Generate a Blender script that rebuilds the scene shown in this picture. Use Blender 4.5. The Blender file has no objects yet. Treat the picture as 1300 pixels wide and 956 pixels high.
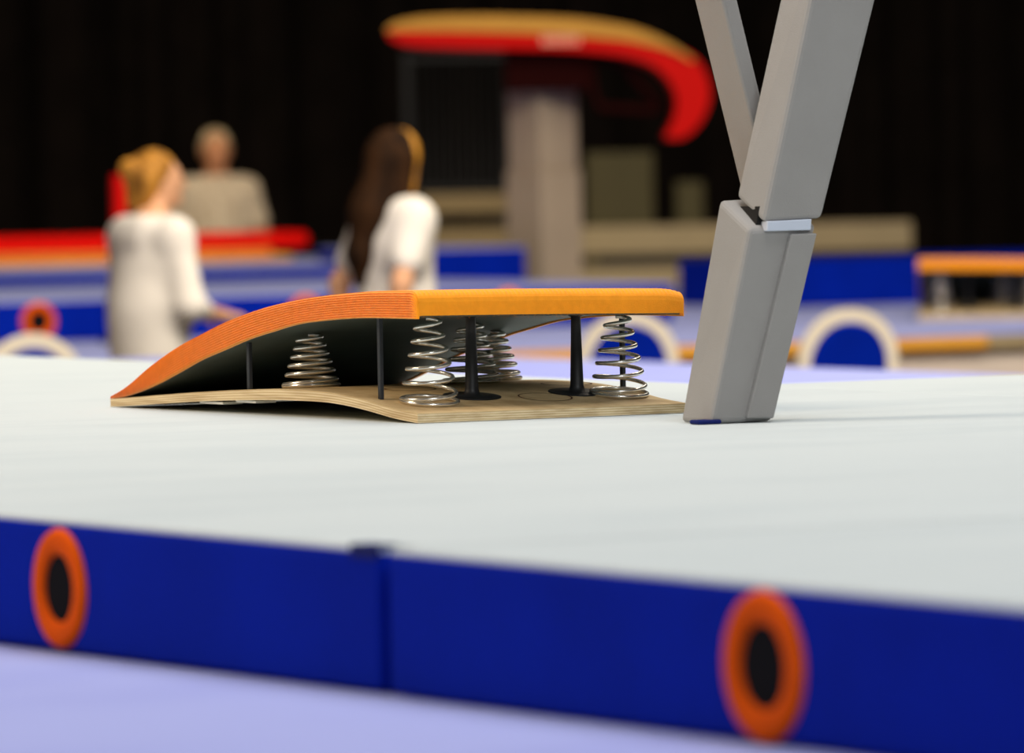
import bpy, bmesh, math, random
import numpy as np
from mathutils import Vector, Matrix

random.seed(7)
rng = np.random.default_rng(7)
C = bpy.context.scene.collection
SC = bpy.context.scene
PI = math.pi

# ------------------------------------------------------------------ camera
W, H, F = 1300, 956, 8500.0
CZ = 1.484
pt = math.atan(278 / F); rl = math.radians(1.0)
Fw = Vector((0, math.cos(pt), -math.sin(pt)))
R0 = Vector((1, 0, 0)); U0 = Vector((0, math.sin(pt), math.cos(pt)))
CR = R0 * math.cos(rl) - U0 * math.sin(rl)
CU = U0 * math.cos(rl) + R0 * math.sin(rl)
CP = Vector((0, 0, CZ))
cam = bpy.data.cameras.new('camera'); cam.sensor_width = 36.0; cam.lens = 36.0 * F / W
cam.clip_start = 0.1; cam.clip_end = 200
cam.dof.use_dof = True; cam.dof.focus_distance = 12.55; cam.dof.aperture_fstop = 4.2
cam_o = bpy.data.objects.new('camera', cam); C.objects.link(cam_o)
cam_o.matrix_world = Matrix(((CR.x, CU.x, -Fw.x, 0), (CR.y, CU.y, -Fw.y, 0), (CR.z, CU.z, -Fw.z, CZ), (0, 0, 0, 1)))
SC.camera = cam_o

def ray(x, y): return Fw + CR * ((x - W / 2) / F) - CU * ((y - H / 2) / F)
def atz(x, y, z):
    d = ray(x, y); return CP + d * ((z - CZ) / d.z)
def aty(x, y, Y):
    d = ray(x, y); return CP + d * (Y / d.y)

# hall grid: e1 goes right and away, e2 goes left and away
O = Vector((-0.174, 12.245, 0)); GA = math.radians(29.3)
e1 = Vector((math.cos(GA), math.sin(GA), 0)); e2 = Vector((-math.sin(GA), math.cos(GA), 0))
def G(a, b, z=0.0):
    v = O + e1 * a + e2 * b; return Vector((v.x, v.y, z))

FLOOR, POD, MAT, POD2, MAT2 = 0.0, 0.815, 1.0, 0.72, 0.90

# ------------------------------------------------------------------ materials
def srgb(r, g, b):
    f = lambda c: c / 12.92 if c <= .04045 else ((c + .055) / 1.055) ** 2.4
    return (f(r / 255), f(g / 255), f(b / 255), 1)

def mat(name, col, rough=.7, metal=0, noise=0, nscale=20, bump=0, bscale=60, sheen=0, col2=None, coord='Object', stretch=None, spec=.3, detail=4):
    m = bpy.data.materials.new(name); m.use_nodes = True
    nt = m.node_tree; b = nt.nodes['Principled BSDF']
    b.inputs['Base Color'].default_value = col; b.inputs['Roughness'].default_value = rough
    b.inputs['Metallic'].default_value = metal; b.inputs['Specular IOR Level'].default_value = spec
    if sheen:
        b.inputs['Sheen Weight'].default_value = sheen; b.inputs['Sheen Roughness'].default_value = .5
    tc = nt.nodes.new('ShaderNodeTexCoord')
    mp = nt.nodes.new('ShaderNodeMapping'); nt.links.new(tc.outputs[coord], mp.inputs[0])
    if stretch: mp.inputs['Scale'].default_value = stretch
    if noise or col2:
        n = nt.nodes.new('ShaderNodeTexNoise'); n.inputs['Scale'].default_value = nscale; n.inputs['Detail'].default_value = detail
        nt.links.new(mp.outputs[0], n.inputs['Vector'])
        cr = nt.nodes.new('ShaderNodeValToRGB'); nt.links.new(n.outputs[0], cr.inputs[0])
        c2 = col2 or tuple(c * (1 - noise) for c in col[:3]) + (1,)
        cr.color_ramp.elements[0].color = c2; cr.color_ramp.elements[1].color = col
        cr.color_ramp.elements[0].position = .35; cr.color_ramp.elements[1].position = .65
        nt.links.new(cr.outputs[0], b.inputs['Base Color'])
    if bump:
        n2 = nt.nodes.new('ShaderNodeTexNoise'); n2.inputs['Scale'].default_value = bscale; n2.inputs['Detail'].default_value = 5
        nt.links.new(tc.outputs[coord], n2.inputs['Vector'])
        bp = nt.nodes.new('ShaderNodeBump'); bp.inputs['Strength'].default_value = bump; bp.inputs['Distance'].default_value = .004
        nt.links.new(n2.outputs[0], bp.inputs['Height']); nt.links.new(bp.outputs[0], b.inputs['Normal'])
    return m

def ply_mat():
    m = mat('birch_plywood', srgb(196, 172, 126), .6)
    nt = m.node_tree; b = nt.nodes['Principled BSDF']
    uv = nt.nodes.new('ShaderNodeUVMap'); sp = nt.nodes.new('ShaderNodeSeparateXYZ'); nt.links.new(uv.outputs[0], sp.inputs[0])
    mu = nt.nodes.new('ShaderNodeMath'); mu.operation = 'MULTIPLY'; mu.inputs[1].default_value = 4; nt.links.new(sp.outputs[1], mu.inputs[0])
    fr = nt.nodes.new('ShaderNodeMath'); fr.operation = 'FRACT'; nt.links.new(mu.outputs[0], fr.inputs[0])
    tc = nt.nodes.new('ShaderNodeTexCoord'); mp = nt.nodes.new('ShaderNodeMapping'); mp.inputs['Scale'].default_value = (14, 4, 90)
    nt.links.new(tc.outputs['Object'], mp.inputs[0])
    n = nt.nodes.new('ShaderNodeTexNoise'); n.inputs['Scale'].default_value = 1.5; n.inputs['Detail'].default_value = 6; nt.links.new(mp.outputs[0], n.inputs['Vector'])
    cr = nt.nodes.new('ShaderNodeValToRGB'); nt.links.new(fr.outputs[0], cr.inputs[0])
    cr.color_ramp.interpolation = 'EASE'
    cr.color_ramp.elements[0].color = srgb(238, 220, 182); cr.color_ramp.elements[0].position = .35
    cr.color_ramp.elements[1].color = srgb(212, 186, 140); cr.color_ramp.elements[1].position = .6
    mx = nt.nodes.new('ShaderNodeMix'); mx.data_type = 'RGBA'; mx.blend_type = 'MULTIPLY'; mx.inputs[0].default_value = .55
    cr2 = nt.nodes.new('ShaderNodeValToRGB'); cr2.color_ramp.elements[0].position = .3; cr2.color_ramp.elements[1].position = .6
    cr2.color_ramp.elements[0].color = srgb(176, 152, 116); cr2.color_ramp.elements[1].color = (1, 1, 1, 1)
    nt.links.new(n.outputs[0], cr2.inputs[0])
    nt.links.new(cr.outputs[0], mx.inputs[6]); nt.links.new(cr2.outputs[0], mx.inputs[7]); nt.links.new(mx.outputs[2], b.inputs['Base Color'])
    return m

def cover_mat(name, c, c2):
    """suede carpet of the mats: fine pile bump plus broad soft ripples"""
    m = mat(name, c, .95, spec=.05, sheen=.15)
    nt = m.node_tree; b = nt.nodes['Principled BSDF']
    tc = nt.nodes.new('ShaderNodeTexCoord')
    n1 = nt.nodes.new('ShaderNodeTexNoise'); n1.inputs['Scale'].default_value = 260; n1.inputs['Detail'].default_value = 3
    n2 = nt.nodes.new('ShaderNodeTexNoise'); n2.inputs['Scale'].default_value = 1.6; n2.inputs['Detail'].default_value = 2
    mp = nt.nodes.new('ShaderNodeMapping'); mp.inputs['Scale'].default_value = (.55, 1.6, 1)
    nt.links.new(tc.outputs['Object'], mp.inputs[0]); nt.links.new(mp.outputs[0], n2.inputs['Vector']); nt.links.new(tc.outputs['Object'], n1.inputs['Vector'])
    b1 = nt.nodes.new('ShaderNodeBump'); b1.inputs['Strength'].default_value = .35; b1.inputs['Distance'].default_value = .003
    b2 = nt.nodes.new('ShaderNodeBump'); b2.inputs['Strength'].default_value = .5; b2.inputs['Distance'].default_value = .03
    nt.links.new(n1.outputs[0], b1.inputs['Height']); nt.links.new(n2.outputs[0], b2.inputs['Height'])
    nt.links.new(b2.outputs[0], b1.inputs['Normal']); nt.links.new(b1.outputs[0], b.inputs['Normal'])
    n3 = nt.nodes.new('ShaderNodeTexNoise'); n3.inputs['Scale'].default_value = 3.0; n3.inputs['Detail'].default_value = 5
    nt.links.new(mp.outputs[0], n3.inputs['Vector'])
    cr = nt.nodes.new('ShaderNodeValToRGB'); cr.color_ramp.elements[0].color = c2; cr.color_ramp.elements[1].color = c
    cr.color_ramp.elements[0].position = .3; cr.color_ramp.elements[1].position = .55
    nt.links.new(n3.outputs[0], cr.inputs[0]); nt.links.new(cr.outputs[0], b.inputs['Base Color'])
    return m

M = {}
M['cover'] = cover_mat('pale_suede_cover', srgb(191, 200, 203), srgb(184, 194, 198))
M['blue'] = mat('royal_blue_vinyl', srgb(0, 34, 160), .75, noise=.12, nscale=5, bump=.08, bscale=300, spec=.05)
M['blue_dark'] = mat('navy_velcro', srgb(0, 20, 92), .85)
M['lavender'] = cover_mat('lavender_podium_carpet', srgb(156, 164, 220), srgb(148, 156, 216))
M['stripe'] = mat('blue_lavender_strip', srgb(150, 158, 228), .9)
M['ring'] = mat('orange_vent_ring', srgb(236, 92, 0), .75, noise=.12, nscale=12, spec=.08)
M['black'] = mat('black_mesh', srgb(12, 14, 16), .9, spec=.1)
M['carpet'] = mat('orange_carpet', srgb(255, 158, 26), .95, noise=.08, nscale=60, bump=.16, bscale=420, sheen=.34, spec=.05)
M['fuzz'] = mat('orange_carpet_fibre', srgb(252, 160, 50), .9, spec=.05)
M['deck'] = mat('teal_deck_board', srgb(76, 90, 84), .6, noise=.2, nscale=8)
M['ply'] = ply_mat()
M['steel'] = mat('spring_steel', srgb(240, 238, 230), .25, metal=.88, noise=.1, nscale=40)
M['rubber'] = mat('black_rubber', srgb(24, 25, 28), .5, spec=.4)
M['strap'] = mat('dark_strap', srgb(40, 44, 50), .45, spec=.4)
M['ink'] = mat('burnt_mark', srgb(84, 50, 26), .8)
M['foil'] = mat('white_sticker', srgb(232, 232, 225), .5)
M['cloth_grey'] = mat('grey_pad_cloth', srgb(150, 148, 146), .85, noise=.05, nscale=9, bump=.25, bscale=500, sheen=.15, spec=.1)
M['tape'] = mat('pale_blue_strap', srgb(196, 204, 220), .5)
M['red'] = mat('red_vinyl', srgb(206, 10, 4), .6, spec=.08)
M['red_bright'] = mat('bright_red_vinyl', srgb(240, 14, 6), .6, spec=.08)
M['tan'] = mat('tan_suede', srgb(206, 150, 62), .85, noise=.1, nscale=6)
M['redbrown'] = mat('dark_red_steel', srgb(40, 8, 6), .8, spec=.04)
M['steel_dark'] = mat('dark_metal', srgb(32, 31, 31), .5, metal=.3)
M['column'] = mat('grey_beige_paint', srgb(176, 158, 134), .55, noise=.08, nscale=4)
M['cream'] = mat('cream_paint', srgb(184, 164, 126), .6, noise=.06, nscale=3)
M['olive'] = mat('olive_grey_metal', srgb(92, 84, 54), .7, noise=.1, nscale=3)
M['bench'] = mat('tan_bench_board', srgb(164, 142, 102), .7, noise=.06, nscale=3)
M['wood'] = mat('yellow_wood', srgb(244, 182, 74), .5, col2=srgb(226, 156, 56), nscale=6, stretch=(1, 12, 12))
M['orange2'] = mat('orange_foam', srgb(240, 130, 50), .8)
M['skirt'] = mat('beige_skirt_board', srgb(236, 220, 206), .7, noise=.06, nscale=4)
M['bent'] = mat('pale_bent_beech', srgb(250, 238, 216), .5, noise=.05, nscale=5, stretch=(1, 1, 10))
M['wall'] = mat('black_drape', srgb(30, 24, 20), .95, noise=.3, nscale=4, spec=.05)
M['floor'] = mat('dark_hall_floor', srgb(58, 52, 48), .6, noise=.2, nscale=2)
M['skin'] = mat('skin', srgb(222, 166, 126), .55, noise=.05, nscale=20)
M['skin_tan'] = mat('tanned_skin', srgb(196, 134, 92), .55, noise=.05, nscale=20)
M['white_cloth'] = mat('white_jersey', srgb(240, 232, 220), .85, noise=.06, nscale=14, bump=.3, bscale=30)
M['shirt'] = mat('pale_striped_shirt', srgb(206, 190, 164), .85, col2=srgb(172, 152, 126), nscale=10, stretch=(9, 9, .3))
M['dark_cloth'] = mat('dark_trousers', srgb(34, 34, 44), .85, noise=.1, nscale=14)
M['shoe'] = mat('shoe', srgb(210, 208, 204), .6)
M['hair_blonde'] = mat('blonde_hair', srgb(212, 148, 58), .6, col2=srgb(112, 72, 30), nscale=22, stretch=(1.6, 1.6, .2), spec=.15)
M['hair_brown'] = mat('brown_hair', srgb(58, 35, 16), .8, col2=srgb(26, 16, 9), nscale=14, stretch=(2, 2, .25), spec=.08)
M['hair_lit'] = mat('lit_brown_hair', srgb(214, 150, 48), .45, col2=srgb(150, 98, 30), nscale=14, stretch=(2, 2, .25), spec=.4)  # golden copy of the brown hair, painting where light catches it
M['hair_grey'] = mat('ash_hair', srgb(206, 184, 146), .6, col2=srgb(150, 124, 88), nscale=14, stretch=(2, 2, .5))
M['eye'] = mat('eye', srgb(40, 28, 22), .2)
M['lip'] = mat('lips', srgb(172, 88, 78), .5)

# ------------------------------------------------------------------ helpers
def obj(name, bm, m, parent=None, smooth=False, loc=None):
    me = bpy.data.meshes.new(name)
    bmesh.ops.recalc_face_normals(bm, faces=bm.faces[:])
    bm.to_mesh(me); bm.free()
    me.materials.append(m)
    if smooth:
        for p in me.polygons: p.use_smooth = True
    o = bpy.data.objects.new(name, me); C.objects.link(o)
    if parent: o.parent = parent
    if loc: o.location = loc
    return o

def thing(name, label, cat, loc=(0, 0, 0), rz=0, group=None):
    o = bpy.data.objects.new(name, None); C.objects.link(o)
    o.location = loc; o.rotation_euler = (0, 0, rz); o.empty_display_size = .1
    o['label'] = label; o['category'] = cat
    if group: o['group'] = group
    return o

def tag(o, label, cat, group=None):
    o['label'] = label; o['category'] = cat
    if group: o['group'] = group
    return o

def struct(name, bm, m):
    o = obj(name, bm, m); o['kind'] = 'structure'; return o

def box(bm, x0, x1, y0, y1, z0, z1, bev=0, seg=2, M4=None):
    b2 = bmesh.new()
    bmesh.ops.create_cube(b2, size=1)
    for v in b2.verts:
        v.co = Vector(((x0 + x1) / 2 + v.co.x * (x1 - x0), (y0 + y1) / 2 + v.co.y * (y1 - y0), (z0 + z1) / 2 + v.co.z * (z1 - z0)))
    if bev: bmesh.ops.bevel(b2, geom=b2.edges[:], offset=bev, segments=seg, affect='EDGES', profile=.5)
    join(bm, b2, M4)
    return bm

def join(bm, b2, M4=None):
    if M4 is not None: b2.transform(M4)
    me = bpy.data.meshes.new('tmp'); b2.to_mesh(me); b2.free(); bm.from_mesh(me); bpy.data.meshes.remove(me)

def tube(bm, pts, rad, n=8, cap=True):
    pts = [Vector(p) for p in pts]
    rads = rad if isinstance(rad, (list, tuple)) else [rad] * len(pts)
    rings = []; prev = None
    for i, p in enumerate(pts):
        t = (pts[min(i + 1, len(pts) - 1)] - pts[max(i - 1, 0)]).normalized()
        if prev is None:
            u = t.orthogonal().normalized()
        else:
            u = (prev - t * prev.dot(t)).normalized()
        prev = u; w = t.cross(u)
        rings.append([bm.verts.new(p + (u * math.cos(2 * PI * k / n) + w * math.sin(2 * PI * k / n)) * rads[i]) for k in range(n)])
    for i in range(len(rings) - 1):
        for k in range(n):
            bm.faces.new((rings[i][k], rings[i][(k + 1) % n], rings[i + 1][(k + 1) % n], rings[i + 1][k]))
    if cap:
        bm.faces.new(rings[0][::-1]); bm.faces.new(rings[-1])
    return bm

def lathe(bm, prof, n=32, c=(0, 0, 0)):
    rings = []
    for r, z in prof:
        rings.append([bm.verts.new((c[0] + r * math.cos(2 * PI * k / n), c[1] + r * math.sin(2 * PI * k / n), c[2] + z)) for k in range(n)])
    for i in range(len(rings) - 1):
        for k in range(n):
            bm.faces.new((rings[i][k], rings[i][(k + 1) % n], rings[i + 1][(k + 1) % n], rings[i + 1][k]))
    bm.faces.new(rings[0][::-1]); bm.faces.new(rings[-1])
    return bm

def prism(bm, poly, y0, y1, bev=0):
    """polygon in x,z extruded along y"""
    b2 = bmesh.new()
    f = b2.faces.new([b2.verts.new((x, y0, z)) for x, z in poly])
    r = bmesh.ops.extrude_face_region(b2, geom=[f])
    for v in [g for g in r['geom'] if isinstance(g, bmesh.types.BMVert)]: v.co.y = y1
    if bev: bmesh.ops.bevel(b2, geom=b2.edges[:], offset=bev, segments=3, affect='EDGES', profile=.5)
    join(bm, b2); return bm

def interp(x, xs, ys): return float(np.interp(x, xs, ys))

def catmull(pts, n=6):
    P = [Vector((p[0], p[1], 0)) for p in pts]; out = []
    for i in range(len(P) - 1):
        p0, p1, p2, p3 = P[max(i - 1, 0)], P[i], P[i + 1], P[min(i + 2, len(P) - 1)]
        for k in range(n):
            t = k / n
            q = .5 * ((2 * p1) + (-p0 + p2) * t + (2 * p0 - 5 * p1 + 4 * p2 - p3) * t * t + (-p0 + 3 * p1 - 3 * p2 + p3) * t ** 3)
            out.append((q.x, q.y))
    out.append((P[-1].x, P[-1].y)); return out

def copy_tree(o, parent=None):
    c = o.copy(); C.objects.link(c)
    if parent: c.parent = parent
    for ch in list(o.children): copy_tree(ch, c)
    return c

GM = Matrix.Translation(O) @ Matrix.Rotation(GA, 4, 'Z')       # grid to world

# ------------------------------------------------------------------ the hall
bm = bmesh.new(); box(bm, -16, 16, -3, 47, -.1, 0); struct('floor', bm, M['floor'])
bm = bmesh.new()                                                # drape with soft folds
cols = 360; vs = []
for i in range(cols + 1):
    x = -16 + 32 * i / cols
    y = 46.4 + .09 * math.sin(i * .9) + .05 * math.sin(i * 2.13)
    vs.append((bm.verts.new((x, y, 0)), bm.verts.new((x, y, 10))))
for i in range(cols): bm.faces.new((vs[i][0], vs[i + 1][0], vs[i + 1][1], vs[i][1]))
o = struct('wall_back', bm, M['wall'])
sm = o.modifiers.new('thick', 'SOLIDIFY'); sm.thickness = .02
bm = bmesh.new(); box(bm, -16.2, -16, -3, 47, 0, 10); struct('wall_left', bm, M['wall'])
bm = bmesh.new(); box(bm, 16, 16.2, -3, 47, 0, 10); struct('wall_right', bm, M['wall'])
bm = bmesh.new(); box(bm, -16, 16, -3.2, -3, 0, 10); struct('wall_front', bm, M['wall'])
bm = bmesh.new(); box(bm, -16, 16, -3, 47, 10, 10.2); struct('ceiling', bm, M['wall'])

# ------------------------------------------------------------------ podiums
pod = thing('podium', 'low podium carpeted in pale lavender under the large white topped mats', 'podium', O, GA)
bm = bmesh.new(); box(bm, -3.3, 5.15, -8.6, 10, 0, POD - .012, .01); obj('platform_base', bm, M['skirt'], pod)
bm = bmesh.new(); box(bm, -3.32, 5.16, -8.62, 10.02, POD - .012, POD, .004); obj('carpet', bm, M['lavender'], pod)
bm = bmesh.new(); box(bm, 4.15, 4.75, -8, 9.8, POD, POD + .0015); obj('carpet_strip', bm, M['stripe'], pod)

p2 = thing('podium', 'far podium with yellow wooden edge strip and beige skirt panels', 'podium', O, GA)
bm = bmesh.new(); box(bm, 3.6, 15.6, 12.72, 22.3, 0, POD2 - .012); obj('platform_base', bm, M['skirt'], p2)
bm = bmesh.new(); box(bm, 3.58, 15.62, 12.6, 22.3, POD2 - .012, POD2, .004); obj('carpet', bm, M['lavender'], p2)
bm = bmesh.new(); box(bm, 3.58, 9.55, 12.6, 12.72, POD2 - .064, POD2 - .012, .004); obj('edge_strip', bm, M['wood'], p2)
bm = bmesh.new(); box(bm, 9.56, 15.6, 12.61, 12.72, POD2 - .064, POD2 - .012, .004); obj('edge_board', bm, M['cream'], p2)
a0 = 3.7
for k in range(8):
    a1 = a0 + 1.16
    bm = bmesh.new(); box(bm, a0, a1, 12.66, 12.72, .03, POD2 - .09, .008); obj('skirt_panel', bm, M['skirt'], p2)
    bm = bmesh.new(); box(bm, a1 + .02, a1 + .09, 12.6, 12.72, 0, POD2 - .064, .006); obj('post', bm, M['cream'], p2)
    a0 = a1 + .12

# ------------------------------------------------------------------ mats
def vent_ring(parent, pos, r, Mrot):
    """annulus with a domed rim; local z is the outward normal"""
    bm = bmesh.new(); n = 48; prof = [(r, 0), (r * .97, .005), (r * .88, .0075), (r * .72, .008), (r * .60, .006), (r * .55, .001), (r * .55, -.0005), (r, -.0005)]
    rings = [[bm.verts.new((a * math.cos(2 * PI * k / n), a * math.sin(2 * PI * k / n), z)) for k in range(n)] for a, z in prof]
    for i in range(len(rings)):
        j = (i + 1) % len(rings)
        for k in range(n): bm.faces.new((rings[i][k], rings[i][(k + 1) % n], rings[j][(k + 1) % n], rings[j][k]))
    o = obj('vent_ring', bm, M['ring'], parent, True)
    o.matrix_local = Matrix.Translation(pos) @ Mrot
    b2 = bmesh.new(); lathe(b2, [(r * .555, 0), (r * .555, .0012), (r * .3, .0018)], 40)
    h = obj('vent_mesh', b2, M['black'], o)
    return o

RF = Matrix.Rotation(-PI / 2, 4, 'Y')        # outward normal -a
RB = Matrix.Rotation(PI / 2, 4, 'X')         # outward normal -b

def make_mat(label, a0, a1, b0, b1, z0, z1, rings=(), face='a', cover='cover', group=None, name='landing_mat'):
    t = thing(name, label, 'mat', G((a0 + a1) / 2, (b0 + b1) / 2, z0), GA, group)
    ha, hb, h = (a1 - a0) / 2, (b1 - b0) / 2, z1 - z0
    bm = bmesh.new(); box(bm, -ha, ha, -hb, hb, 0, h - .004, .012, 3); obj('foam_body', bm, M['blue'], t, False)
    bm = bmesh.new(); box(bm, -ha + .004, ha - .004, -hb + .004, hb - .004, h - .012, h, .006, 3); obj('top_cover', bm, M[cover], t)
    for pos, r in rings:
        if face == 'a': vent_ring(t, (-ha, pos - (b0 + b1) / 2, h / 2 - .004), r, RF)
        else: vent_ring(t, (pos - (a0 + a1) / 2, -hb, h / 2), r, RB)
    return t

r1 = atz(75, 749, .906); v = r1 - O; bR1 = -2.46
mA = make_mat('wide white topped mat with blue side carrying the springboard, left of the front seam', -1.90, 1.43, -3.396, 6.6, POD + .002, MAT, [(-2.468, .083)])
mB = make_mat('white topped blue sided mat in the right foreground, right of the front seam', -1.905, 1.425, -8.4, -3.420, POD + .002, MAT, [(-4.322, .087)])
mC = make_mat('white topped mat behind the padded grey leg at the right', 1.44, 5.0, -8.4, 1.25, POD + .002, MAT - .001)
for m_ in (mA, mB, mC): m_['group'] = 'white topped mats on the near podium'
hAa, hAb = (1.43 + 1.90) / 2, (6.6 + 3.396) / 2
bm = bmesh.new(); box(bm, -hAa - .003, -hAa + .001, -hAb + .002, -hAb + .075, .168, .184, .001); box(bm, -hAa - .003, -hAa + .03, -hAb + .002, -hAb + .075, .1832, .1852, .001)
obj('seam_flap', bm, M['blue_dark'], mA)
bm = bmesh.new(); box(bm, -hAa + .035, hAa - .02, -hAb - .05, -hAb + .05, .1832, .1838, 0)
obj('seam_cover', bm, M['cover'], mA)

# far mats
mD = make_mat('long blue mat with orange vent rings, lavender topped, lying behind the women', 3.8, 9.72, 15.45, 18.6, POD2 + .002, MAT2,
              [(6.53, .084), (7.83, .084), (8.86, .084), (5.3, .084)], 'b', 'lavender')
mE = make_mat('thin lavender topped blue mat just beyond the long mat with vent rings', 4.5, 10.08, 18.65, 19.7, POD2 + .002, .965, (), 'b', 'lavender')
mE2 = make_mat('lavender topped blue mat under the long red padded mat', 4.5, 10.9, 19.75, 22.25, POD2 + .002, .965, (), 'b', 'lavender')
mF = make_mat('short thick plain blue mat at the left foot of the vault column', 10.12, 10.76, 18.65, 19.7, POD2 + .002, 1.035, (), 'b', 'lavender')
mG = make_mat('tall dark blue mat standing behind the far springboard', 11.5, 14.4, 17.3, 18.4, POD2 + .002, .95, (), 'b', 'blue')

for m_ in (mD, mE, mE2, mF, mG): m_['group'] = 'blue mats on the far podium'

# ------------------------------------------------------------------ springboard (local: x across the board, y from high end to toe)
LB = 1.285; WB = .576
plate_b = [0, .0932, .1882, .2823, .3793, .5795, .8876, 1.238, LB]
plate_t = [.0185, .0255, .037, .046, .0505, .0510, .0385, .0185, .016]
plate_l = [.0008, .0077, .0185, .0270, .0312, .0300, .0205, .0025, .0008]
pad_b = [0, .1789, .2751, .3723, .472, .5731, .6738, .7768, .8829, .9905, 1.0983, 1.2088, 1.285]
pad_t = [.2420, .2395, .2354, .2301, .2217, .2106, .1955, .176, .1508, .1231, .0879, .0440, .0215]
pad_lb = [0, .1808, .277, .3742, .4738, .5751, .6759, .779, .885, .9927, 1.1002, 1.2207, 1.285]
pad_l = [.1915, .191, .1884, .1832, .1755, .1606, .1444, .1228, .1003, .0714, .0447, .0225, .0165]
def spl(x, xs, ys):
    # smooth cubic (Catmull-Rom) sampling
    i = max(0, min(len(xs) - 2, int(np.searchsorted(xs, x)) - 1))
    x0, x1 = xs[i], xs[i + 1]; t = (x - x0) / (x1 - x0)
    m = lambda j: (ys[min(j + 1, len(ys) - 1)] - ys[max(j - 1, 0)]) / (xs[min(j + 1, len(xs) - 1)] - xs[max(j - 1, 0)])
    h = x1 - x0
    return (2*t**3-3*t**2+1)*ys[i] + (t**3-2*t**2+t)*h*m(i) + (-2*t**3+3*t**2)*ys[i+1] + (t**3-t**2)*h*m(i+1)
ptop = lambda b: spl(b, plate_b, plate_t)
plow = lambda b: spl(b, plate_b, plate_l)
dtop = lambda b: spl(b, pad_b, pad_t)
dlow = lambda b: spl(b, pad_lb, pad_l)
sag = lambda a: -.010 * (max(0, a) / WB) ** 1.3

def slab(stations, a0, a1, zl, zt, na=10, sagf=None):
    """curved slab with uv: v is the position through the thickness"""
    bm = bmesh.new(); uvl = bm.loops.layers.uv.new('UVMap'); grid = []
    for b in stations:
        row = []
        for k in range(na + 1):
            a = a0 + (a1 - a0) * k / na; s = sagf(a) if sagf else 0
            row.append((bm.verts.new((a, b, zl(b) + s)), bm.verts.new((a, b, zt(b) + s))))
        grid.append(row)
    def f(vs, vv):
        fc = bm.faces.new(vs)
        for lp, q in zip(fc.loops, vv): lp[uvl].uv = (lp.vert.co.y, q)
    n = len(stations)
    for i in range(n - 1):
        for k in range(na):
            f((grid[i][k][1], grid[i][k+1][1], grid[i+1][k+1][1], grid[i+1][k][1]), (.9,)*4)
            f((grid[i][k][0], grid[i+1][k][0], grid[i+1][k+1][0], grid[i][k+1][0]), (.1,)*4)
        f((grid[i][0][0], grid[i][0][1], grid[i+1][0][1], grid[i+1][0][0]), (0, 1, 1, 0))
        f((grid[i][na][0], grid[i+1][na][0], grid[i+1][na][1], grid[i][na][1]), (0, 0, 1, 1))
    for k in range(na):
        f((grid[0][k][0], grid[0][k+1][0], grid[0][k+1][1], grid[0][k][1]), (0, 0, 1, 1))
        f((grid[-1][k][0], grid[-1][k][1], grid[-1][k+1][1], grid[-1][k+1][0]), (0, 1, 1, 0))
    return bm

def spring_pts(a, b, turns=5.8, r0=.053, r1=.021):
    zb = ptop(b) + .0042; ztp = dlow(b) + sag(a) - .002
    slope = (ptop(b + .03) - ptop(b - .03)) / .06
    pts = []; n = int((turns + 1.0) * 28)
    for i in range(n + 1):
        th = i / 28 * 2 * PI; u = max(0, (i / 28 - 1.0) / turns)        # first turn lies flat on the board
        uu = u ** .93
        r = r0 + (r1 - r0) * uu
        x, y = r * math.cos(th + 2.6), r * math.sin(th + 2.6)
        flat = (1 - uu)
        z = zb + (ztp - zb) * uu + y * slope * flat + (.0015 * (i / 28) if u == 0 else .0015)
        pts.append((a + x, b + y, min(z, ztp)))
    return pts

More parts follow.
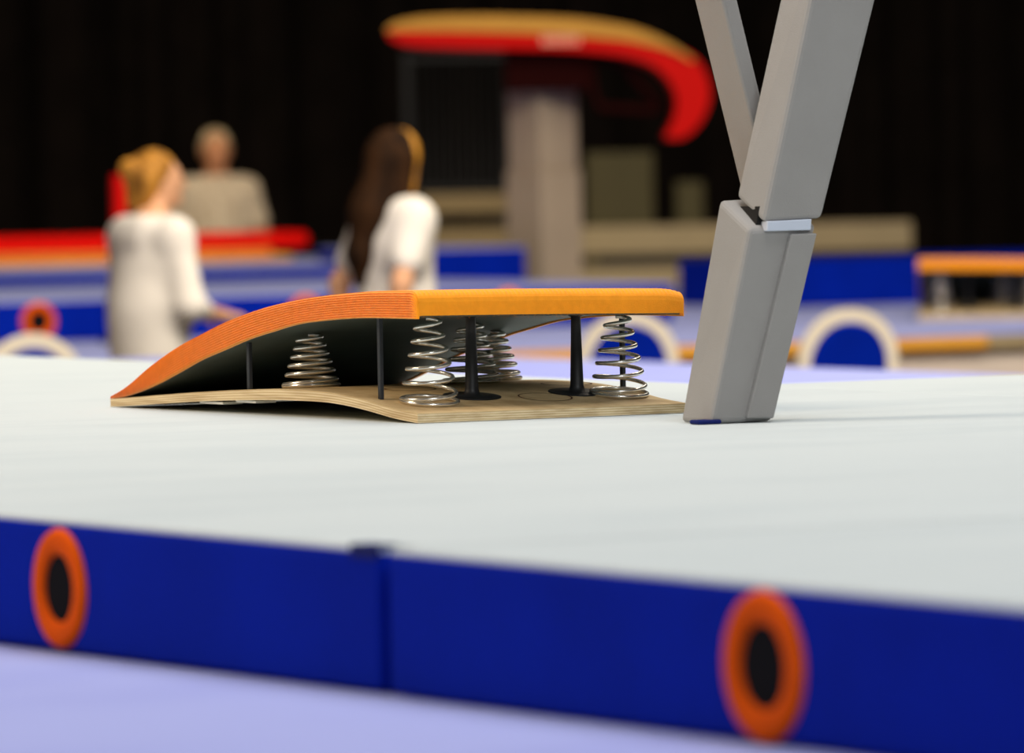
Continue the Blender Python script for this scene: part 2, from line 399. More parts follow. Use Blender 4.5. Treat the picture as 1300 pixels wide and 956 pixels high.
def make_springboard(label, loc, rz):
    t = thing('springboard', label, 'springboard', loc, rz)
    st = [LB * k / 40 for k in range(41)]
    obj('base_board', slab(st, 0, WB, plow, ptop), M['ply'], t)
    st2 = [.012 + (LB - .06) * k / 40 for k in range(41)]
    obj('deck_board', slab(st2, .006, WB - .006, lambda b: dlow(b) + .003 * min(1, (LB - b) / .25), lambda b: dlow(b) + .0075 * min(1, (LB - b) / .25), 10, sag), M['deck'], t)
    # carpeted pad, ribbed along its length
    bm = bmesh.new(); nr = 11; nt_ = 64
    stn = [0, .0015, .004, .008, .013, .020] + [.032 + (LB - .032) * k / 62 for k in range(63)]
    rings = []
    for i, b in enumerate(stn):
        ins = 0 if b >= .02 else (.020 - math.sqrt(max(0, .02 ** 2 - (.02 - b) ** 2)) / .02 * .020)
        zt0, zl0 = dtop(b) - ins, dlow(b)
        hgt = zt0 - zl0; amp = .0021 * min(1, b / .02) * min(1, hgt / .03)
        ring = []
        for k in range(nr * 2 + 1):                       # near side, bottom to top
            tt = k / (nr * 2); q = .004 * max(0, (tt - .8) / .2) ** 2
            ring.append((ins * .35 + (amp if k % 2 == 0 else -amp) + q, b, zl0 + hgt * tt))
        for k in range(1, nt_ * 2):                       # top
            tt = k / (nt_ * 2); a = WB * tt
            edge = min(1, min(a, WB - a) / .02); ed2 = min(1, (WB - a) / .05)
            ring.append((a, b, zt0 + .0010 * math.sin(PI * tt) + (amp if k % 2 else -amp) * .8 * edge + sag(a) - .006 * (1 - ed2) ** 2))
        for k in range(nr * 2 + 1):                       # far side, top to bottom
            tt = 1 - k / (nr * 2)
            ring.append((WB - ins * .35 + (-amp if k % 2 == 0 else amp) - .004 * max(0, (tt - .8) / .2) ** 2, b, zl0 + (hgt - .006) * tt + sag(WB)))
        for k in range(1, 10):                            # underside
            a = WB - .007 if k == 1 else (.007 if k == 9 else (WB - .008 if k == 2 else (.008 if k == 8 else WB * (1 - k / 10))))
            ring.append((a, b, zl0 + sag(a) + (.006 * min(1, (LB - b) / .25) if 1 < k < 9 else 0)))
        rings.append([bm.verts.new(p) for p in ring])
    N = len(rings[0])
    for i in range(len(rings) - 1):
        for k in range(N):
            bm.faces.new((rings[i][k], rings[i][(k+1) % N], rings[i+1][(k+1) % N], rings[i+1][k]))
    bm.faces.new(rings[0][::-1]); bm.faces.new(rings[-1])
    obj('carpet_pad', bm, M['carpet'], t)
    for a, b in ((.102, .14), (.515, .15), (.105, .62), (.50, .61), (.385, .49)):
        bm = bmesh.new(); tube(bm, spring_pts(a, b), .0040, 8)
        obj('coil_spring', bm, M['steel'], t, True)
    for a, b, w0, w1 in ((.225, .20, .0128, .0094), (.452, .20, .0128, .0094)):
        z0 = ptop(b); z1 = dlow(b) + sag(a) + .003
        bm = bmesh.new(); lathe(bm, [(.055, 0), (.055, .0016), (.052, .0022), (w0 * 1.25, .003), (w0, .014), (w1 * 1.05, (z1 - z0) * .75), (w1, z1 - z0 - .005), (w1 * 1.5, z1 - z0 - .003), (w1 * 1.5, z1 - z0)], 28)  # rubber foot disc, made broad and black to stand mostly for shadow
        sl = math.atan((ptop(b + .03) - ptop(b - .03)) / .06)
        for v in bm.verts:
            if v.co.z < .008: v.co.z += v.co.y * math.tan(sl)
        obj('rubber_stop', bm, M['rubber'], t, True, (a, b, z0))
    for a, b in ((.035, .205), (.553, .20), (.03, .73), (.552, .69)):
        z0 = ptop(b); z1 = dlow(b) + sag(a) + .003
        bm = bmesh.new(); box(bm, a - .004, a + .004, b - .005, b + .006, z0 - .003, z1, .0015)
        obj('strap', bm, M['strap'], t)
    # burnt outlines on the base board
    for a, b, r in ((.36, .16, .052), (.515, .35, .05), (.18, .36, .05)):
        bm = bmesh.new(); n = 40; rr = []
        for k in range(n):
            th = 2 * PI * k / n
            rr.append([bm.verts.new((a + q * math.cos(th), b + q * math.sin(th), ptop(b + q * math.sin(th)) + .0006)) for q in (r - .0035, r)])
        for k in range(n): bm.faces.new((rr[k][0], rr[k][1], rr[(k+1) % n][1], rr[(k+1) % n][0]))
        obj('burnt_ring', bm, M['ink'], t)
    # bearers, foil stickers below the board
    bm = bmesh.new(); box(bm, .05, WB - .05, .045, .075, .0004, .006, .001); obj('foot_strip', bm, M['rubber'], t)
    for b0, b1 in ((.80, .90), (.66, .745)):
        bm = bmesh.new(); zc = min(plow(b0), plow(b1)); box(bm, .006, .05, b0, b1, zc - .004, zc + .001, .0008); obj('sticker', bm, M['foil'], t)
    return t

sb = make_springboard('orange carpeted springboard with coil springs on the white mat', (O.x, O.y, MAT), GA)
# loose fibres of the carpet pile
bm = bmesh.new()
for i in range(9000):
    if i % 3:
        a = random.uniform(.0, WB); b = random.uniform(0, 1.2) ** 1.0; z = dtop(b) + sag(a)
        if a > WB - .05: z -= .006 * ((a - WB + .05) / .05) ** 2
        if b < .02: z -= .004
        d = Vector((random.gauss(0, .5), random.gauss(0, .5), 1))
    else:
        a = random.uniform(0, WB); b = .0; tt = random.random(); z = dlow(0) + (dtop(0) - .022 - dlow(0)) * tt + sag(a)
        d = Vector((random.gauss(0, .6), -1, random.gauss(0, .6)))
    d.normalize(); L = random.uniform(.0012, .0042); s = d.orthogonal().normalized() * .00012
    p = Vector((a, b, z - (.0006 if i % 3 else 0)))
    v = [bm.verts.new(p - s), bm.verts.new(p + s), bm.verts.new(p + d * L + Vector((random.gauss(0, .0008), random.gauss(0, .0008), 0)))]
    bm.faces.new(v)
pile = obj('carpet_pile', bm, M['fuzz'], sb); pile['kind'] = 'stuff'; sb['group'] = 'orange springboards'

q = atz(1166, 406, POD2)
sb2 = copy_tree(sb); sb2.location = (q.x, q.y, POD2); sb2.rotation_euler = (0, 0, math.radians(-4)); sb2.scale = (1, 1, 1.14)
sb2['label'] = 'second orange springboard, cut off by the right edge, on the far podium'
for ch in list(sb2.children):
    if ch.get('kind') == 'stuff': bpy.data.objects.remove(ch)

# ------------------------------------------------------------------ padded apparatus leg (post on the mat at the right)
def face_box(corners_bot, corners_top, bm, bev=.006):
    b2 = bmesh.new()
    B = [b2.verts.new(c) for c in corners_bot]; T = [b2.verts.new(c) for c in corners_top]
    b2.faces.new(B[::-1]); b2.faces.new(T)
    for k in range(4): b2.faces.new((B[k], B[(k+1) % 4], T[(k+1) % 4], T[k]))
    bmesh.ops.recalc_face_normals(b2, faces=b2.faces[:])
    if bev: bmesh.ops.bevel(b2, geom=b2.edges[:], offset=bev, segments=3, affect='EDGES', profile=.5)
    join(bm, b2)

FW, FD = .128, .092          # front width along e1, depth along e2... post section in grid axes
P0 = atz(901.5, 539, MAT)    # front-left foot corner
def on_front(x, y):
    # plane through the foot corner, parallel to e1 and leaning slightly towards the camera
    n = e1.cross(Vector((0, 0, 1))).normalized()
    d = ray(x, y); tt = ((P0 - CP).dot(n)) / d.dot(n); return CP + d * tt
leg = thing('apparatus_support', 'grey padded V shaped apparatus support standing at the right end of the springboard', 'apparatus leg', (P0.x, P0.y, MAT))
def rel(p): return p - Vector((P0.x, P0.y, MAT))
dep = e2 * .105
def sect(l, r, grow=0, back=None):
    """front-left and front-right pixels give a four-corner section"""
    a = rel(on_front(*l)); b = rel(on_front(*r)); d = dep if back is None else back
    return [a, b, b + d, a + d]
# lower sleeve
s0 = sect((901.5, 539), (980.5, 531)); 
for v in s0: v.z = .0015
s1 = sect((951.5, 291), (1037, 286)); back_up = Vector((0, 0, .054))
s1[2] = s1[2] + back_up; s1[3] = s1[3] + back_up
bm = bmesh.new(); face_box(s0, s1, bm, .009); obj('lower_sleeve', bm, M['cloth_grey'], leg)
# seam down the front of the sleeve
n_out = -e2
def offs(x, y, d): return rel(on_front(x, y)) + n_out * d
bm = bmesh.new()
face_box([offs(945, 531, -.004), offs(979, 531, -.004), offs(979, 531, .010), offs(945, 531, .010)],
         [offs(1001, 297, -.004), offs(1034, 296, -.004), offs(1034, 296, .010), offs(1001, 297, .010)], bm, .003)
obj('sleeve_flap', bm, M['cloth_grey'], leg)
# upper sleeve
s0 = sect((966, 284), (1042, 279)); s1 = sect((1049.3, -110), (1137.5, -110))
for k in (2, 3):
    s0[k] = s0[k] + Vector((0, 0, .048)) - e2 * .012; s1[k] = s1[k]
sh = n_out * .006
s0 = [v + sh for v in s0]; s1 = [v + sh for v in s1]
bm = bmesh.new(); face_box(s0, s1, bm, .010); obj('upper_sleeve', bm, M['cloth_grey'], leg)
# strap between the sleeves
bm = bmesh.new()
face_box([offs(970, 293.5, -.03), offs(1026, 292, -.03), offs(1026, 292, .010), offs(970, 293.5, .010)],
         [offs(971, 281, -.03), offs(1027, 278, -.03), offs(1027, 278, .010), offs(971, 281, .010)], bm, .002)
obj('strap', bm, M['tape'], leg)
# dark core showing in the gap
bm = bmesh.new()
c0 = [offs(962, 300, -.09), offs(1028, 298, -.09), offs(1028, 298, -.012), offs(962, 300, -.012)]
c1 = [offs(968, 262, -.09), offs(1036, 260, -.09), offs(1036, 260, -.012), offs(968, 262, -.012)]
face_box(c0, c1, bm, 0); obj('steel_core', bm, M['steel_dark'], leg)
# second strut of the V, behind
def strut_pt(x, y, d):
    return rel(on_front(x, y)) + e2 * d
bm = bmesh.new()
zb = .135
def spt(x, y):
    n = e1.cross(Vector((0, 0, 1))).normalized(); p0 = P0 + e2 * zb
    d = ray(x, y); return rel(CP + d * ((p0 - CP).dot(n) / d.dot(n)))
b0 = [spt(989, 295), spt(1008, 295)]; b1 = [spt(890, -110), spt(910, -110)]
dd = e2 * .098
face_box([b0[0], b0[1], b0[1] + dd, b0[0] + dd], [b1[0], b1[1], b1[1] + dd, b1[0] + dd], bm, .006)
obj('strut_sleeve', bm, M['cloth_grey'], leg)
# foot
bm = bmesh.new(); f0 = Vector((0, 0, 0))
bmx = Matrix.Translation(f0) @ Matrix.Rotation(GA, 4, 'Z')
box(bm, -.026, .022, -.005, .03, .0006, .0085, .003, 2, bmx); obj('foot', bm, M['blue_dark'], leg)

# ------------------------------------------------------------------ vault table
VY = 34.33
vr = aty(690, 345, VY); 
vault = thing('vaulting_table', 'red and tan vaulting table with curved front tongue on a beige column', 'vaulting table', (vr.x, VY, POD2), 0)
def vp(x, y):
    p = aty(x, y, VY - .46); return (p.x - vr.x, p.z - POD2)
top_u = [(490, 37), (504, 28), (540, 22), (600, 20), (700, 22), (760, 27), (810, 37), (850, 54), (882, 76)]
top_l = [(878, 78), (850, 64), (800, 52), (760, 48), (700, 43), (600, 40), (520, 39), (490, 40)]
red_o = [(490, 38), (600, 37), (700, 40), (760, 44), (800, 47), (850, 58), (882, 73), (897, 95), (902, 120), (897, 142), (884, 163), (866, 176), (846, 176)]
red_i = [(845, 171), (855, 152), (859, 128), (851, 105), (831, 85), (800, 73), (760, 67), (700, 63), (600, 61), (520, 57), (494, 48)]
def poly(u, l, n=5):
    return [vp(*p) for p in catmull(u, n)] + [vp(*p) for p in catmull(l, n)]
bm = bmesh.new(); prism(bm, poly(top_u, top_l), -.475, .475, .004); obj('top_pad', bm, M['tan'], vault)
bm = bmesh.new(); prism(bm, poly(red_o, red_i), -.46, .46, .004); obj('padded_body', bm, M['red'], vault)
x0, z0 = vp(688, 43); x1, z1 = vp(738, 58)
bm = bmesh.new()
for k in range(6):                       # pale stitched maker's mark, unreadable in the photo
    w = (x1 - x0) / 6
    box(bm, x0 + k * w, x0 + k * w + w * .72, -.466, -.459, z1 + .01, z0 - .01, .001)
obj('woven_mark', bm, mat('pale_stitching', srgb(240, 170, 140), .8), vault)
xa, za = vp(640, 62); xb, zb_ = vp(748, 112)
bm = bmesh.new(); box(bm, xa, xb, -.30, .30, zb_ - .01, za + .02, .02); obj('pedestal_head', bm, M['redbrown'], vault)
pa = [vp(750, 70), vp(790, 78), vp(838, 132), vp(835, 140), vp(762, 136), vp(752, 110)]
for y0 in (-.28, .22):
    bm = bmesh.new(); pts = [(x, y0, z) for x, z in pa + pa[:1]]; tube(bm, pts, .022, 8); obj('tilt_bracket', bm, M['redbrown'], vault, True)
colr = Matrix.Rotation(math.radians(42), 4, 'Z')
cx = (vp(640, 200)[0] + vp(740, 200)[0]) / 2
zt = vp(690, 110)[1]
bm = bmesh.new(); box(bm, -.139, .139, -.139, .139, .02, zt * .62, .01); o = obj('column', bm, M['column'], vault); o.matrix_local = Matrix.Translation((cx, 0, 0)) @ colr
bm = bmesh.new(); box(bm, -.128, .128, -.128, .128, zt * .62, zt + .01, .01); o = obj('inner_column', bm, M['column'], vault); o.matrix_local = Matrix.Translation((cx, 0, 0)) @ colr
bm = bmesh.new(); box(bm, -.30, .30, -.25, .25, 0, .04, .01); o = obj('base_plate', bm, M['column'], vault); o.matrix_local = Matrix.Translation((cx, 0, 0)) @ Matrix.Rotation(GA, 4, 'Z')

# ------------------------------------------------------------------ red mat stack and red upright
rr0 = G(10.48, 20.9)
rm = thing('padded_mat', 'long red padded mat over an orange layer, in front of the grey haired man', 'mat', (rr0.x, rr0.y, .967), GA)
bm = bmesh.new(); box(bm, -4.2, 0.0, -.45, .45, .062, .146, .038, 5); obj('red_pad', bm, M['red_bright'], rm)
bm = bmesh.new(); box(bm, -4.2, -.22, -.44, .44, .028, .067, .012); obj('orange_layer', bm, M['orange2'], rm)
bm = bmesh.new(); box(bm, -4.2, -.12, -.46, .46, 0, .028, .004); obj('base_board', bm, M['wood'], rm)

uq = aty(150, 210, 28.6)
up = thing('upright_pad', 'narrow upright red pad showing behind the blonde woman', 'pad', (uq.x, 28.6, POD2), GA)
bm = bmesh.new(); box(bm, -.028, .028, -.028, .028, .02, .72, .012, 4); obj('pad_sleeve', bm, M['red'], up)
bm = bmesh.new(); box(bm, -.07, .07, -.07, .07, 0, .02, .004); obj('base_plate', bm, M['steel_dark'], up)

# ------------------------------------------------------------------ chairs
def make_chair(label, loc, rz):
    t = thing('chair', label, 'chair', loc, rz, )
    ro, ri = .205, .155; ztop = .885
    def back_y(z): return .19 + (z - .45) * .16
    # arched flat frame of bent wood
    bm = bmesh.new(); path = []
    zc = ztop - ro
    for k in range(5): path.append((-ro, .45 + (zc - .45) * k / 5, -1, 0))
    for k in range(25):
        th = PI - PI * k / 24; path.append((ro * math.cos(th), zc + ro * math.sin(th), math.cos(th), math.sin(th)))
    for k in range(5): path.append((ro, zc - (zc - .45) * (k + 1) / 5, 1, 0))
    rings = []
    for x, z, nx, nz in path:
        w = ro - ri; y = back_y(z)
        q = [(x, y - .014, z), (x, y + .014, z), (x - nx * w, back_y(z - nz * w) + .014, z - nz * w), (x - nx * w, back_y(z - nz * w) - .014, z - nz * w)]
        rings.append([bm.verts.new(p) for p in q])
    for i in range(len(rings) - 1):
        for k in range(4): bm.faces.new((rings[i][k], rings[i][(k+1) % 4], rings[i+1][(k+1) % 4], rings[i+1][k]))
    bm.faces.new(rings[0][::-1]); bm.faces.new(rings[-1])
    obj('back_frame', bm, M['bent'], t)
    # upholstered pad, a little short of the arch top
    bm = bmesh.new(); outl = []
    rp = ri + .006; zp = zc - .012
    for k in range(25):
        th = PI * k / 24; outl.append((rp * math.cos(th), zp + rp * math.sin(th)))
    outl += [(-rp, .50), (rp, .50)]
    prism(bm, outl, -.022, .022, .012)
    for v in bm.verts: v.co.y += back_y(v.co.z)
    obj('back_pad', bm, M['blue'], t)
    bm = bmesh.new(); box(bm, -.21, .21, -.21, .2, .425, .475, .02, 3); obj('seat', bm, M['blue'], t)
    bm = bmesh.new(); box(bm, -.2, .2, -.2, .2, .395, .427, .006); obj('seat_frame', bm, M['bent'], t)
    for sx in (-1, 1):
        for sy in (-1, 1):
            bm = bmesh.new(); tube(bm, [(sx * .185, sy * .175, .45 if sy > 0 else .41), (sx * .205, sy * .205, 0)], [.02, .014], 10); obj('leg', bm, M['bent'], t, True)
    return t

def chair_at(px, Y, rz, label, first=None):
    p = aty(px, 400, Y)
    if first is None: c = make_chair(label, (p.x, Y, 0), rz); c['group'] = 'round backed chairs by the far podium'
    else:
        c = copy_tree(first); c.location = (p.x, Y, 0); c.rotation_euler = (0, 0, rz); c['label'] = label
    c['group'] = 'round backed chairs by the far podium'
    return c
ch = chair_at(1046, 25.85, math.radians(200), 'round backed chair with blue pad, right of the padded grey leg')
chair_at(772, 26.0, math.radians(197), 'round backed chair with blue pad seen beneath the springboard deck', ch)
chair_at(8, 24.2, math.radians(205), 'round backed chair with blue pad at the left edge of the photo', ch)

# ------------------------------------------------------------------ far barrier, benches, cabinets, railing
def yz(px, y, Y): return aty(px, y, Y)
BY = 40.0
l = aty(738, 300, BY); r = aty(1158, 300, BY); Lr = r.x - l.x
bar = thing('barrier', 'long cream barrier wall across the back behind the vault', 'barrier', (l.x, BY, 0))
zt = aty(900, 285, BY).z; zb1 = aty(900, 321, BY).z; zg = aty(880, 337, BY).z
bm = bmesh.new(); box(bm, 0, Lr, 0, .12, zb1, zt, .01); obj('top_panel', bm, M['cream'], bar)
bm = bmesh.new(); box(bm, 0.1, Lr - .05, .03, .09, zg - .05, zb1 + .02); obj('recess_board', bm, M['steel_dark'], bar)
bm = bmesh.new(); box(bm, 0, Lr, 0, .12, 0, zg, .01); obj('lower_panel', bm, M['cream'], bar)

BY2 = 41.5
l = aty(440, 260, BY2); r = aty(648, 260, BY2); Lr = r.x - l.x
bn = thing('bleacher_bench', 'two step tan bleacher bench behind the long haired woman', 'bench', (l.x, BY2, 0))
for nm, ya, yb, off in (('upper_plank', 246, 271, .35), ('lower_plank', 289, 320, 0)):
    za = aty(600, ya, BY2 + off).z; zb2 = aty(600, yb, BY2 + off).z
    bm = bmesh.new(); box(bm, Lr * .45, Lr, off, off + .30, zb2, za, .01); obj(nm, bm, M['bench'], bn)
zl = aty(600, 320, BY2).z; zu = aty(600, 271, BY2 + .35).z
for x in (Lr * .5, Lr * .93):
    bm = bmesh.new(); box(bm, x - .03, x + .03, .06, .12, 0, zl + .01); box(bm, x - .03, x + .03, .45, .51, 0, zu + .01); box(bm, x - .03, x + .03, .08, .5, .1, .15)
    obj('support', bm, M['steel_dark'], bn)

def cabinet(x0, x1, y0, Y, label):
    a = aty(x0, y0, Y); b = aty(x1, y0, Y)
    w = b.x - a.x; h = a.z
    t = thing('cabinet', label, 'cabinet', (a.x, Y, 0), 0, 'cabinets by the back barrier')
    bm = bmesh.new(); box(bm, 0, w, 0, .45, .05, h, .01); obj('body', bm, M['olive'], t)
    bm = bmesh.new(); box(bm, .02, w - .02, -.018, .002, .1, h - .03, .006); d = obj('door', bm, M['olive'], t)
    bm = bmesh.new(); tube(bm, [(w - .07, -.018, h * .55), (w - .07, -.045, h * .56), (w - .07, -.045, h * .66), (w - .07, -.018, h * .67)], .006, 8); obj('handle', bm, M['steel_dark'], d, True)
    bm = bmesh.new(); box(bm, .02, w - .02, .03, .42, 0, .055); obj('plinth', bm, M['steel_dark'], t)
cabinet(743, 829, 194, 41.0, 'wide olive grey cabinet standing right of the vault column')
cabinet(858, 893, 231, 41.0, 'narrow olive grey cabinet standing behind the cream barrier')

RY = 43.0
l = aty(525, 240, RY); r = aty(642, 240, RY); zt = aty(580, 72, RY).z; zb3 = aty(580, 240, RY).z
rl_ = thing('railing', 'dark vertical bar railing in the shadows left of the vault column', 'railing', (l.x, RY, 0))
w = r.x - l.x
for k in range(13):
    x = w * k / 12
    bm = bmesh.new(); tube(bm, [(x, 0, .08), (x, 0, zt)], .014, 8); obj('bar', bm, M['steel_dark'], rl_, True)
for z in (.08, zb3, zt):
    bm = bmesh.new(); box(bm, -.03, w + .03, -.02, .02, z - .02, z + .02, .004); obj('rail', bm, M['steel_dark'], rl_)
for x in (-.03, w + .03):
    bm = bmesh.new(); box(bm, x - .025, x + .025, -.025, .025, 0, zt + .04, .004); obj('post', bm, M['steel_dark'], rl_)

# ------------------------------------------------------------------ people: smooth-union bodies meshed with surface nets
def field(prims, h, k0=.03, clip=None):
    P = []
    for p in prims:
        if p[0] == 'c':
            a, b, r = np.array(p[1], float), np.array(p[2], float), max(p[3], p[4]); P += [np.minimum(a, b) - r, np.maximum(a, b) + r]
        else:
            c, r = np.array(p[1], float), max(p[2]); P += [c - r, c + r]
    P = np.array(P); lo = P.min(0) - .04; hi = P.max(0) + .04
    n = np.ceil((hi - lo) / h).astype(int) + 1
    g = np.full(n, 1.0, np.float32)
    ax = [lo[i] + h * np.arange(n[i]) for i in range(3)]
    for p in prims:
        k = p[5] if p[0] == 'c' and len(p) > 5 else (p[4] if p[0] == 'e' and len(p) > 4 else k0)
        if p[0] == 'c':
            a, b = np.array(p[1], float), np.array(p[2], float); r = max(p[3], p[4]); l_, h_ = np.minimum(a, b) - r, np.maximum(a, b) + r
        else:
            c = np.array(p[1], float); r = max(p[2]); l_, h_ = c - r, c + r
        l_ = l_ - .05 - k; h_ = h_ + .05 + k
        i0 = np.clip(np.floor((l_ - lo) / h).astype(int), 0, n - 1); i1 = np.clip(np.ceil((h_ - lo) / h).astype(int) + 1, 1, n)
        X, Y, Z = np.meshgrid(ax[0][i0[0]:i1[0]], ax[1][i0[1]:i1[1]], ax[2][i0[2]:i1[2]], indexing='ij')
        if p[0] == 'c':
            d = b - a; L = max(d @ d, 1e-9)
            t = np.clip(((X - a[0]) * d[0] + (Y - a[1]) * d[1] + (Z - a[2]) * d[2]) / L, 0, 1)
            f = np.sqrt((X - a[0] - d[0] * t) ** 2 + (Y - a[1] - d[1] * t) ** 2 + (Z - a[2] - d[2] * t) ** 2) - (p[3] + (p[4] - p[3]) * t)
        else:
            r3 = p[2]; th = p[3] if len(p) > 3 else 0
            dx, dy, dz = X - c[0], Y - c[1], Z - c[2]
            if th:
                dx, dy = dx * math.cos(th) + dy * math.sin(th), -dx * math.sin(th) + dy * math.cos(th)
            q = np.sqrt((dx / r3[0]) ** 2 + (dy / r3[1]) ** 2 + (dz / r3[2]) ** 2)
            q2 = np.sqrt((dx / r3[0] ** 2) ** 2 + (dy / r3[1] ** 2) ** 2 + (dz / r3[2] ** 2) ** 2)
            f = q * (q - 1) / np.maximum(q2, 1e-6)
        sub = g[i0[0]:i1[0], i0[1]:i1[1], i0[2]:i1[2]]
        hh = np.maximum(k - np.abs(sub - f), 0) / k
        g[i0[0]:i1[0], i0[1]:i1[1], i0[2]:i1[2]] = np.minimum(sub, f) - hh * hh * k * .25
    if clip is not None:
        X, Y, Z = np.meshgrid(*ax, indexing='ij')
        for fn in clip: g = np.maximum(g, fn(X, Y, Z))
    return g, lo

def nets(name, prims, m, parent, h=.008, k0=.03, clip=None):
    g, lo = field(prims, h, k0, clip)
    s = g < 0; n = np.array(g.shape)
    cs = np.zeros(n - 1, int)
    corners = [(i, j, k) for i in (0, 1) for j in (0, 1) for k in (0, 1)]
    sl = lambda c: tuple(slice(c[q], n[q] - 1 + c[q]) for q in range(3))
    for c in corners: cs += s[sl(c)]
    act = (cs > 0) & (cs < 8)
    idx = -np.ones(act.shape, int); idx[act] = np.arange(act.sum())
    acc = np.zeros(act.shape + (3,)); cnt = np.zeros(act.shape)
    for c in corners:
        for q in range(3):
            if c[q]: continue
            d = list(c); d[q] = 1
            g0, g1 = g[sl(c)], g[sl(tuple(d))]; cr = (g0 < 0) != (g1 < 0)
            t = np.where(cr, g0 / np.where(cr, g0 - g1, 1), 0)
            for r in range(3): acc[..., r] += np.where(cr, c[r] + (t if r == q else 0), 0)
            cnt += cr
    ii = np.argwhere(act)
    co = (ii + acc[act] / cnt[act][:, None]) * h + lo
    faces = []
    for q in range(3):
        u, v = (q + 1) % 3, (q + 2) % 3
        a = [slice(None)] * 3; b = [slice(None)] * 3
        a[q] = slice(0, n[q] - 1); b[q] = slice(1, n[q])
        s0, s1 = s[tuple(a)], s[tuple(b)]
        E_ = np.argwhere(s0 != s1)
        E_ = E_[(E_[:, u] > 0) & (E_[:, v] > 0) & (E_[:, u] < n[u] - 1) & (E_[:, v] < n[v] - 1)]
        du = np.zeros(3, int); dv = np.zeros(3, int); du[u] = 1; dv[v] = 1
        get = lambda A_: idx[A_[:, 0], A_[:, 1], A_[:, 2]]
        quad = np.stack([get(E_ - du - dv), get(E_ - dv), get(E_), get(E_ - du)], 1)
        flip = ~s0[E_[:, 0], E_[:, 1], E_[:, 2]]
        quad[flip] = quad[flip][:, ::-1]
        faces.append(quad)
    fa = np.concatenate(faces)
    me = bpy.data.meshes.new(name); me.from_pydata(co.tolist(), [], fa.tolist()); me.update()
    for p in me.polygons: p.use_smooth = True
    me.materials.append(m)
    o = bpy.data.objects.new(name, me); C.objects.link(o); o.parent = parent
    return o

def V(*a): return np.array(a, float)

def hand(pr, wrist, direction, palm_n, s=1.0, curl=.5, side=1):
    """palm, four fingers of unequal length with a knuckle bend, and a thumb leaving the side of the palm"""
    d = V(*direction); d /= np.linalg.norm(d); nrm = V(*palm_n); nrm -= d * (nrm @ d); nrm /= np.linalg.norm(nrm)
    lat = np.cross(d, nrm) * side
    w = V(*wrist)
    c = w + d * .05 * s
    pr.append(('c', w, w + d * .02 * s, .024 * s, .026 * s, .02))
    for q in (-.026, -.009, .009, .026):
        pr.append(('c', w + d * .025 * s + lat * q * .7 * s, w + d * .085 * s + lat * q * s, .014 * s, .0115 * s, .012))
    for q, L in ((-.029, .060), (-.010, .072), (.010, .078), (.029, .070)):
        k0 = w + d * .088 * s + lat * q * s
        k1 = k0 + (d * math.cos(curl * .5) + nrm * math.sin(curl * .5)) * L * .5 * s + lat * q * .12 * s
        k2 = k1 + (d * math.cos(curl * 1.3) + nrm * math.sin(curl * 1.3)) * L * .5 * s
        pr.append(('c', k0, k1, .0105 * s, .0095 * s, .004)); pr.append(('c', k1, k2, .0095 * s, .0078 * s, .004))
    t0 = w + d * .035 * s + lat * .022 * s; t1 = t0 + (d * .7 + lat * .65 + nrm * .25) * .042 * s; t2 = t1 + (d * .9 + lat * .25 + nrm * .3) * .032 * s
    pr.append(('c', t0, t1, .0145 * s, .0118 * s, .01)); pr.append(('c', t1, t2, .0115 * s, .009 * s, .004))

